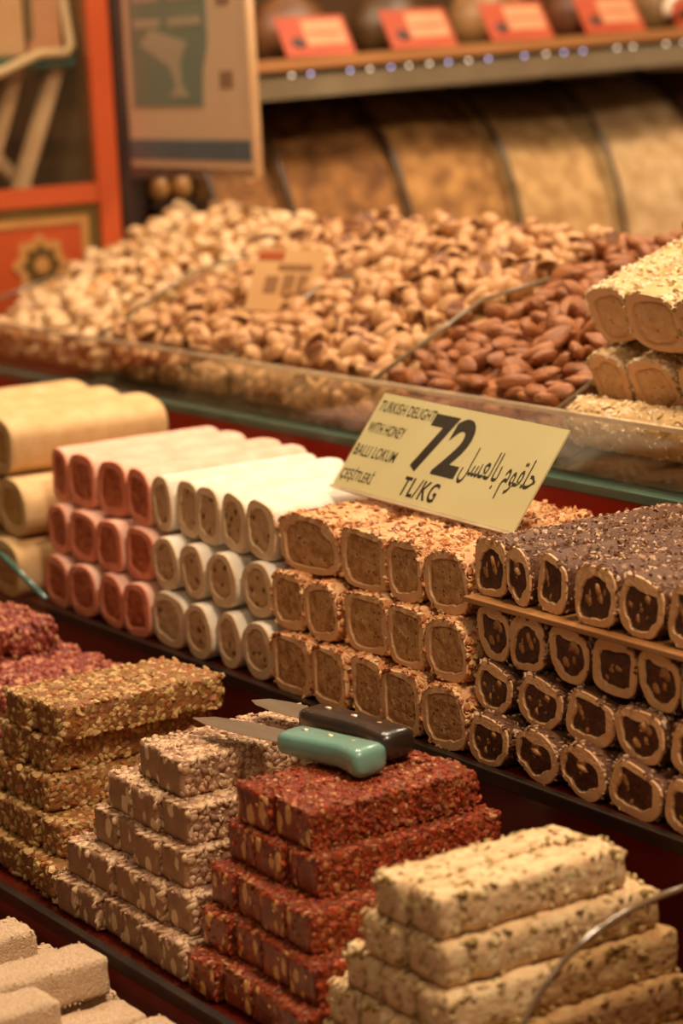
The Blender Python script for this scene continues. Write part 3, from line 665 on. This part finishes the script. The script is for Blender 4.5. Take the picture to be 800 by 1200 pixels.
PAL = [nut_mesh('pistachio', 20+s, [M_PALE, M_PKE2]) for s in range(4)]
heap(-1.598, -1.362, .012, 'almond_heap', M_HEAPA, 'inside of the brown almond heap in the glass tray')
heap(-1.838, -1.602, .010, 'pistachio_heap', M_HEAPP, 'inside of the tan pistachio heap next to the almonds', -2.078, -1.602)
heap(-2.078, -1.842, .010, 'pistachio_heap', M_HEAPP, 'inside of the tan pistachio heap next to the pale nuts', -2.078, -1.602)
heap(-2.405, -2.082, .012, 'pale_nut_heap', M_HEAPL, 'inside of the pale nut heap by the red cabinet')
nuts(-1.598, -1.362, .012, (.0205, .0165), 1.0, ALM, 'almond', 'brown almond lying on the almond heap in the glass tray', 'almonds in the glass tray', 'almond', flat=.75, rest=('almond_rest', 'brown almonds pressed against the inside of the tray glass'))
nuts(-2.078, -1.602, .010, (.0195, .0160), 1.08, PIS, 'pistachio', 'tan pistachio in split shell on the heap beside the almonds', 'tan pistachios in the glass tray', 'pistachio', flat=1., rest=('pistachio_rest', 'more tan pistachios farther along the heap towards the pale nuts'))
nuts(-2.405, -2.082, .014, (.0210, .0175), 1.12, PAL, 'pale_pistachio', 'pale shelled pistachio on the heap next to the red cabinet', 'pale pistachios by the red cabinet', 'pistachio', flat=1., rest=('pale_pistachio_rest', 'more pale pistachios at the foot of the red cabinet'))
# small card in the nuts
nc = empty('price_card', (-1.930, 1.138, -.236), (math.radians(64), 0, math.radians(16))); tag(nc, 'small tan price card stuck in the heap of pistachios', 'price card')
M_TANCARD = mat('tan_card', (206, 158, 104), (214, 168, 114), 20, .6)
V, F = box_vf(0, .084, 0, .060, -.0007, .0007); link('card', mesh_data('card', V, F, [M_TANCARD], smooth=False), nc)
M_CRED = mat('card_red', (176, 84, 44), None, 20, .6)
V, F = box_vf(.002, .034, .050, .058, .0008, .0014); link('red_stripe', mesh_data('red_stripe', V, F, [M_CRED], smooth=False), nc)
M_CINK = mat('faded_ink', (150, 104, 64), None, 20, .7)
for a, b_, c, d in ((.030, .072, .040, .046), (.018, .034, .018, .034), (.040, .054, .016, .036), (.058, .070, .016, .036)):
    V, F = box_vf(a, b_, c, d, .0008, .0014); link('print', mesh_data('print', V, F, [M_CINK], smooth=False), nc)
# pistachio crusted rolls in the last bin
DG = 'pistachio crusted roll in the glass tray'
GX = [(-1.3550, -1.314), (-1.312, -1.260), (-1.258, -1.210), (-1.208, -1.160)]
for i, (a, b_) in enumerate(GX):
    place_roll('pistachio_roll', GRN[i % 3], ((a+b_)/2, 1.094, -.2648), '%s, lower row, %s from the almonds' % (DG, ORD[i]), 'pistachio crusted rolls', (math.radians(18), 0, 0), ((b_-a)/.048, 1, 1))
for i, (a, b_) in enumerate(GX):
    place_roll('pistachio_roll', GRN[(i+2) % 3], ((a+b_)/2, 1.100, -.2925), '%s, flattened bottom row, %s from the almonds' % (DG, ORD[i]), 'pistachio crusted rolls', (math.radians(18.4), 0, 0), ((b_-a)/.048, 1, .62))
for i, (a, b_) in enumerate([(-1.3550, -1.304), (-1.300, -1.236), (-1.232, -1.18)]):
    place_roll('pistachio_roll', GRN[(i+1) % 3], ((a+b_)/2, 1.094-.012*i, -.2180), '%s, upper row, %s from the almonds' % (DG, ORD[i]), 'pistachio crusted rolls', (math.radians(18), 0, math.radians((1, -2, -2)[i])), ((b_-a-.001)/.048, 1, 1.05))
place_roll('pistachio_roll', roll_meshes(.036, .036, .30, .005, 2.3, 90, [GR_OUT, CR_RIM], GR_FIL, crumb=([GR_C1, GR_C2], [.8, .2], 2200, (.0012, .0034), .3)), (-1.352, 1.078, -.292),
           'long pistachio crusted roll lying crosswise along the tray glass', 'pistachio crusted rolls', (0, 0, math.radians(-90)))

# ------------------------------------------------------------------ clear rounded divider by the ivory bars
rd = empty('rounded_divider', (-.884, .645, -.5295)); tag(rd, 'clear acrylic divider with rounded corner beside the ivory bars', 'divider')
arc = [(.0, 0), (.0, .045), (.0095, .0605), (.0255, .0785), (.0475, .0930), (.080, .1025), (.115, .1055), (.185, .1065)]
sm = []
for i in range(len(arc)-1):
    for q in range(6):
        t = q/6; p0, p1, p2, p3 = (np.array(arc[max(0, min(len(arc)-1, i+d))]) for d in (-1, 0, 1, 2))
        sm.append(tuple(.5*((2*p1)+(-p0+p2)*t+(2*p0-5*p1+4*p2-p3)*t*t+(-p0+3*p1-3*p2+p3)*t**3)))
sm.append(arc[-1])
V, F = prism(sm+[(.185, 0)], -.0015, .0015, 'x'); link('panel', mesh_data('panel', V, F, [M_SMOKE], smooth=False), rd)
V, F = tube([(0, a, b_) for a, b_ in sm], .0018, 8); link('edge', mesh_data('edge', V, F, [mat('acrylic_rim', (112, 88, 62), (130, 104, 76), 30, .12, coat=.8)]), rd)

# ------------------------------------------------------------------ rear wing: bins, shelf, tags
BX = -2.40
S(box('wing_block', -2.80, BX+.004, 1.345, 2.75, -1.5, -.305, M_RED))
tag(box('bin_ledge', -2.80, BX+.012, 1.345, 2.75, -.305, -.268, M_WOODTAN, bev=.002), 'tan wooden ledge under the row of spice bins', 'ledge')
PROF = [(-2.640, -.046), (-2.567, -.047), (-2.512, -.070), (-2.462, -.109), (-2.436, -.142), (-2.414, -.192), (-2.402, -.245), (-2.400, -.268)]
M_BINEDGE = mat('bin_edge', (44, 32, 20), (62, 46, 30), 30, .3)
divs = [1.398] + [1.4985+.1635*i for i in range(6)]
bn = empty('spice_bin_rack', (-2.6, 1.9, -.268)); tag(bn, 'row of clear curved spice bins beneath the glass shelf', 'bin rack')
for yd in divs:
    V, F = prism([(x+2.6, z+.268) for x, z in PROF]+[(-.18, 0), (-.18, .215)], yd-1.9-.002, yd-1.9+.002, 'y')
    d = link('divider', mesh_data('divider', V, F, [M_CLEAR], smooth=False), bn)
    V, F = tube([(x+2.6, yd-1.9, z+.268) for x, z in PROF], .0034, 6); link('divider_edge', mesh_data('divider_edge', V, F, [M_BINEDGE]), d)
HC = [((128, 82, 42), (176, 122, 68), 'dark brown spice'), ((112, 70, 34), (170, 116, 60), 'brown ground spice'), ((140, 94, 48), (200, 146, 84), 'golden grain'),
      ((176, 130, 78), (222, 178, 120), 'pale golden grain'), ((190, 148, 98), (230, 194, 144), 'creamy pale grain'), ((110, 66, 34), (156, 102, 56), 'reddish brown spice')]
for i in range(6):
    c1, c2, nm = HC[i]; y0, y1 = divs[i]+.003, divs[i+1]-.003
    m = mat('spice_fill', c1, c2, 42, .85, .9, 220); V = []; F = []; nx, ny = 22, 10
    prof = []
    for q in range(nx+1):
        t = q/nx*(len(PROF)-1); a = min(int(t), len(PROF)-2); f = t-a
        prof.append((PROF[a][0]*(1-f)+PROF[a+1][0]*f, PROF[a][1]*(1-f)+PROF[a+1][1]*f))
    for q, (x, z) in enumerate(prof):
        for k in range(ny+1):
            y = y0+(y1-y0)*k/ny; t = q/nx; ins = .010+.030*(1-t)*(.5+.5*math.sin(i*2+k*.25))+.003*mnoise.noise(Vector((x*60, y*60, i)))
            V.append((x-ins*.75, y, max(z-ins*.65, -.2675)))
    for q in range(nx):
        for k in range(ny): F.append((q*(ny+1)+k, (q+1)*(ny+1)+k, (q+1)*(ny+1)+k+1, q*(ny+1)+k+1))
    nb = len(V); V += [(-2.77, y0, -.060), (-2.77, y1, -.060), (-2.77, y0, -.2675), (-2.77, y1, -.2675)]
    F += [(nb, 0, ny, nb+1), (nb, nb+1, nb+3, nb+2), tuple([nb, nb+2] + [q*(ny+1) for q in range(nx, -1, -1)]), tuple([nb+1] + [q*(ny+1)+ny for q in range(nx+1)] + [nb+3])]
    tag(link('spice_heap', mesh_data('spice_heap', V, F, [m])), '%s heaped in a curved clear bin' % nm, 'spice', 'spices in the curved bins', 'stuff')
TILT = math.radians(1.3)
sh = empty('display_shelf', (-2.6, 1.9, -.0425), (TILT, 0, 0)); tag(sh, 'glass shelf with metal front edge and tiny lights above the bins', 'shelf')
M_FROST = mat('frosted_edge', (126, 108, 84), (146, 128, 102), 8, .2, coat=.5)
V, F = box_vf(-.30, .20, -.57, .85, .022, .028); link('shelf_board', mesh_data('shelf_board', V, F, [M_DARKBROWN], smooth=False), sh)
V, F = box_vf(.19, .2, -.57, .85, -.004, .028); link('front_edge', mesh_data('front_edge', V, F, [M_FROST], smooth=False), sh)
V, F = box_vf(.180, .205, -.57, .85, .0285, .0415); link('ledge_rail', mesh_data('ledge_rail', V, F, [M_WOODTAN], smooth=False), sh)
M_LED = mat('led_glow', (255, 232, 205), None, 10, .3, emit=2.2); M_LEDB = mat('led_glow_cool', (205, 200, 255), None, 10, .3, emit=2.2)
V, F = sphere_vf((0, 0, 0), .0018, 8, 6); led = [mesh_data('light_bead', V, F, [m]) for m in (M_LED, M_LEDB)]
yy = -.545; rl = random.Random(4)
while yy < .84:
    link('light_bead', led[1 if rl.random() < .45 else 0], sh, (.2022, yy, .0225)); yy += rl.choice([.026, .028, .030, .034, .055])
M_TRED = mat('tag_red', (172, 68, 34), (182, 78, 42), 20, .6); M_TPALE = mat('tag_pale', (200, 140, 98), (208, 150, 108), 40, .6); M_TDARK = mat('tag_dark', (70, 50, 42), None, 20, .6)
for i in range(5):
    y0 = 1.500+.148*i
    t = empty('shelf_tag', (-2.412, y0, .0005+(y0-1.9)*math.tan(TILT)), (math.radians(58), 0, math.radians(90)))
    tag(t, 'red shelf tag with pale panel on the glass shelf, %s from the menu board' % ORD[i], 'tag', 'red shelf tags on the glass shelf')
    V, F = box_vf(0, .096, 0, .054, -.0007, .0007); link('card', mesh_data('card', V, F, [M_TRED], smooth=False), t)
    V, F = box_vf(.034, .090, .014, .048, .0008, .0014); link('text_panel', mesh_data('text_panel', V, F, [M_TPALE], smooth=False), t)
    V, F = box_vf(.038, .084, .028, .031, .0015, .002); link('print', mesh_data('print', V, F, [M_TRED], smooth=False), t)
    V, F = sphere_vf((.022, .018, .001), .010, 10, 6, (1, .8, .12)); link('emblem', mesh_data('emblem', V, F, [M_TDARK]), t)
    cols = [((120, 76, 40), 'brown'), ((92, 62, 30), 'olive brown'), ((170, 122, 72), 'tan'), ((110, 60, 30), 'russet'), ((150, 110, 66), 'beige')][i]
    mm = mat('packet', cols[0], tuple(int(c*.8) for c in cols[0]), 40, .45, .5, 60)
    prof_ = [(.0, .0), (.0, .034), (.006, .046), (.025, .056), (.050, .055), (.072, .040), (.084, .019), (.090, .014), (.098, .024), (.108, .032), (.109, .0)]
    V = []; F = []; sg_ = 20
    for z_, r_ in prof_:
        for q in range(sg_):
            a = 2*math.pi*q/sg_; f_ = 1 + .05*math.sin(q*math.pi*2/5+i)*(1 if z_ < .08 else 2.2)
            V.append((r_*f_*.72*math.cos(a), r_*f_*1.02*math.sin(a), z_))
    for k in range(len(prof_)-1):
        for q in range(sg_): F.append((k*sg_+q, k*sg_+(q+1) % sg_, (k+1)*sg_+(q+1) % sg_, (k+1)*sg_+q))
    pk = empty('spice_sack', (-2.50, y0+.060, -.0140+(y0+.06-1.9)*math.tan(TILT))); tag(pk, '%s tied spice sack on the glass shelf behind a red tag' % cols[1], 'sack', 'sacks on the glass shelf')
    link('bag', mesh_data('bag', V, F, [mm]), pk)
    V, F = tube([(.0125*math.cos(a), .0165*math.sin(a), .0895) for a in np.linspace(0, 6.283, 17)], .0025, 6); link('tie', mesh_data('tie', V, F, [M_WOODTAN]), pk)
V, F = tube([(-2.396, 2.112+.05*math.sin(a), .026+.022*math.cos(a)) for a in np.linspace(-1.9, 1.2, 14)], .0055, 8)
tag(link('white_hook', mesh_data('white_hook', V, F, [mat('white_plastic', (235, 215, 190), None, 10, .3, coat=.4)])), 'white curved plastic handle above the shelf rail', 'handle')

# ------------------------------------------------------------------ hanging menu board
pb = empty('menu_board', (-2.445, 1.302, -.1365)); tag(pb, 'hanging menu board with green panel and blue stripe', 'menu board')
M_PAPER = mat('menu_paper', (242, 212, 178), (246, 218, 186), 12, .6); M_GREEN = mat('menu_green', (106, 136, 122), (120, 148, 132), 14, .6); M_BLUE = mat('menu_blue', (24, 92, 120), (34, 104, 130), 20, .5)
M_PALETX = mat('menu_pale_print', (200, 190, 164), None, 20, .6); M_DKTX = mat('menu_dark_print', (130, 92, 62), None, 20, .6)
V, F = box_vf(.006, .272, 0, .002, .016, .42); link('sheet', mesh_data('sheet', V, F, [M_PAPER], smooth=False), pb)
V, F = box_vf(.006, .271, -.001, .0, .024, .046); link('blue_stripe', mesh_data('blue_stripe', V, F, [M_BLUE], smooth=False), pb)
V, F = prism([(.022, .082), (.176, .082), (.180, .120), (.193, .150), (.196, .42), (.022, .42)], -.0012, 0, 'y'); link('green_panel', mesh_data('green_panel', V, F, [M_GREEN], smooth=False), pb)
V, F = prism([(.108, .092), (.150, .092), (.134, .104), (.132, .128), (.150, .150), (.070, .166), (.046, .150), (.110, .124), (.122, .104)], -.002, -.0012, 'y'); link('goblet_print', mesh_data('goblet_print', V, F, [M_PALETX], smooth=False), pb)
for k in range(9):
    z = .168+k*.028
    for a, b_ in ((.034, .092), (.112, .182)):
        V, F = box_vf(a, b_, -.002, -.0012, z, z+.009); link('print', mesh_data('print', V, F, [M_PALETX], smooth=False), pb)
for z in (.100, .186, .262, .34):
    for a in (.216, .230):
        V, F = box_vf(a, a+.010, -.0008, .0, z, z+.018); link('price_print', mesh_data('price_print', V, F, [M_DKTX], smooth=False), pb)
V, F = box_vf(0, .286, -.004, -.003, .004, .42); link('plastic_sleeve', mesh_data('plastic_sleeve', V, F, [clear('matt_sleeve', (.97, .96, .94), rough=.45)], smooth=False), pb)
V, F = tube([(.286, -.003, .42), (.288, -.003, .012), (.286, -.003, .005), (.279, -.003, .0015), (.262, -.003, .0022)], .0052, 8); link('sleeve_edge', mesh_data('sleeve_edge', V, F, [mat('sleeve_plastic', (196, 152, 108), (206, 164, 122), 20, .3, coat=.4)]), pb)
V, F = tube([(.14, .001, .41), (.14, .001, 1.0)], .002, 6); link('hanging_cord', mesh_data('hanging_cord', V, F, [M_DARKBROWN]), pb)
# dark post and small shelf with amber jars
S(box('trim_4', -2.478, -2.446, 1.2915, 1.320, -.33, 1.2, M_DARKBROWN))
tag(box('jar_shelf', -2.62, -2.43, 1.322, 1.394, -.172, -.166, M_DARKBROWN, bev=.001), 'dark little shelf below the menu board', 'shelf')
M_AMBER = mat('amber_jar', (206, 150, 84), (216, 162, 98), 30, .2, coat=.5)
for i, yj in enumerate((1.343, 1.372)):
    j = empty('jar', (-2.455, yj, -.166)); tag(j, 'small amber jar under the menu board, %s from the dark post' % ORD[i], 'jar', 'amber jars')
    V, F = sphere_vf((0, 0, .0165), .0125, 14, 10, (1, 1, 1.3)); link('body', mesh_data('body', V, F, [M_AMBER]), j)
    V, F = prism([(.010*math.cos(a), .010*math.sin(a)) for a in np.linspace(0, 6.28, 13)[:-1]], .031, .038, 'z'); link('lid', mesh_data('lid', V, F, [M_DARKBROWN], smooth=False), j)

# ------------------------------------------------------------------ red cabinet
M_CABRED = mat('cabinet_red', (186, 78, 38), (198, 88, 46), 6, .35, coat=.3)
M_GOLD = mat('cabinet_gold', (188, 132, 70), (200, 146, 84), 20, .5); M_OLIVE = mat('cabinet_olive', (92, 68, 24), (110, 84, 34), 20, .5)
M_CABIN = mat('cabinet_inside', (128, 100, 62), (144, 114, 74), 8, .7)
CX = -2.45
cb = empty('red_cabinet', (CX, 1.0, -.35)); tag(cb, 'red painted cabinet with glass window and gold bordered panel', 'cabinet')
def cbox(name, x0, x1, y0, y1, z0, z1, m, par=cb):
    V, F = box_vf(x0-CX, x1-CX, y0-1.0, y1-1.0, z0+.35, z1+.35); return link(name, mesh_data(name, V, F, [m], smooth=False), par)
cbox('post', CX-.010, CX, 1.264, 1.290, -.35, .55, M_CABRED)
cbox('rail', CX-.03, CX, .70, 1.262, -.158, -.137, M_CABRED)
cbox('post', CX-.03, CX, .67, .70, -.35, .55, M_CABRED)
cbox('top_rail', CX-.03, CX, .70, 1.262, .52, .55, M_CABRED)
pn = cbox('lower_panel', CX-.03, CX-.006, .70, 1.262, -.35, -.158, M_CABRED)
def sub(name, x0, x1, y0, y1, z0, z1, m): 
    V, F = box_vf(x0-CX, x1-CX, y0-1.0, y1-1.0, z0+.35, z1+.35); return link(name, mesh_data(name, V, F, [m], smooth=False), pn)
sub('olive_border', CX-.006, CX-.003, .70, 1.262, -.170, -.158, M_OLIVE); sub('olive_border', CX-.006, CX-.003, 1.250, 1.262, -.35, -.170, M_OLIVE)
sub('gold_border', CX-.006, CX-.004, .70, 1.250, -.180, -.170, M_GOLD); sub('gold_border', CX-.006, CX-.004, 1.240, 1.250, -.35, -.180, M_GOLD)
def star(r1, r2, n, x0, x1, m, name):
    P = [((r1 if k % 2 == 0 else r2)*math.cos(math.pi*k/n), (r1 if k % 2 == 0 else r2)*math.sin(math.pi*k/n)) for k in range(2*n)]
    V, F = prism([(a+.187, b_+.127) for a, b_ in P], x0, x1, 'x'); link(name, mesh_data(name, V, F, [m], smooth=False), pn)
star(.036, .028, 8, -.006, -.0035, M_GOLD, 'rosette'); star(.024, .018, 8, -.0035, -.002, M_OLIVE, 'rosette_ring'); star(.011, .008, 8, -.002, -.0005, M_GOLD, 'rosette_heart')
cbox('window_pane', CX-.018, CX-.014, .70, 1.262, -.137, .52, M_CLEAR)
cbox('back_panel', -2.86, -2.85, .67, 1.291, -.35, .55, M_CABIN); cbox('side_panel', -2.85, CX-.03, 1.281, 1.291, -.35, .55, M_CABIN)
cbox('side_panel', -2.85, CX-.03, .67, .68, -.35, .55, M_CABIN); cbox('bottom_panel', -2.85, CX-.03, .68, 1.281, -.35, -.16, M_CABIN)
M_BEIGE = mat('beige_paper', (206, 156, 112), (216, 168, 126), 10, .7); M_PINKP = mat('rosy_paper', (212, 150, 114), (206, 142, 104), 10, .7)
tr = empty('cabinet_tray', (-2.56, 1.22, -.1595)); tag(tr, 'white rimmed tray with teal side on stand inside the red cabinet', 'tray')
V, F = box_vf(-.06, .055, -.20, .052, .154, .166); link('tray_side', mesh_data('tray_side', V, F, [M_TEALD], smooth=False), tr)
V, F = tube([(.06, -.24, .125), (.06, -.12, .137), (.06, -.045, .150), (.06, .005, .169), (.06, .040, .1685), (.05, .051, .176), (.03, .0535, .24)], .0058, 8); link('tray_rim', mesh_data('tray_rim', V, F, [mat('cream_rim', (226, 190, 148), None, 20, .4)]), tr)
M_SLAT = mat('pale_slat', (206, 164, 124), (214, 174, 136), 20, .6)
for a, b_ in (((.03, .040, .154), (.03, -.022, .0035)), ((.01, .0, .154), (.01, -.06, .0035)), ((-.04, -.10, .154), (-.04, .030, .0035)), ((-.02, -.14, .154), (-.02, -.20, .0035))):
    V, F = tube([a, b_], .0105, 4); link('leg', mesh_data('leg', V, F, [M_SLAT], smooth=False), tr)
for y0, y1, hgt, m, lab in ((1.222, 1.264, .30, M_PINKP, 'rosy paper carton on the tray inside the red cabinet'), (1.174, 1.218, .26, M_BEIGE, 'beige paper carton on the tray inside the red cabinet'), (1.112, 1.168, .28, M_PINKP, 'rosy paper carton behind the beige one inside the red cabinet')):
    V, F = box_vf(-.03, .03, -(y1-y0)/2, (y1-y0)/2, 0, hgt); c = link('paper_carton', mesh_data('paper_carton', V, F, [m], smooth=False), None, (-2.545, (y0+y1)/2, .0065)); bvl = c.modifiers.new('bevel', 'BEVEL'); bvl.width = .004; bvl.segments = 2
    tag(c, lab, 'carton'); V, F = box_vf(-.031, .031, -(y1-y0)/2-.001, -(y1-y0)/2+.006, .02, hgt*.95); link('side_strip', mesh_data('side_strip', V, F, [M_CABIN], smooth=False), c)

# ------------------------------------------------------------------ lift everything to its height above the floor
for o in bpy.data.objects:
    if o.parent is None and o.type not in ('CAMERA', 'LIGHT'):
        o.location.z += H
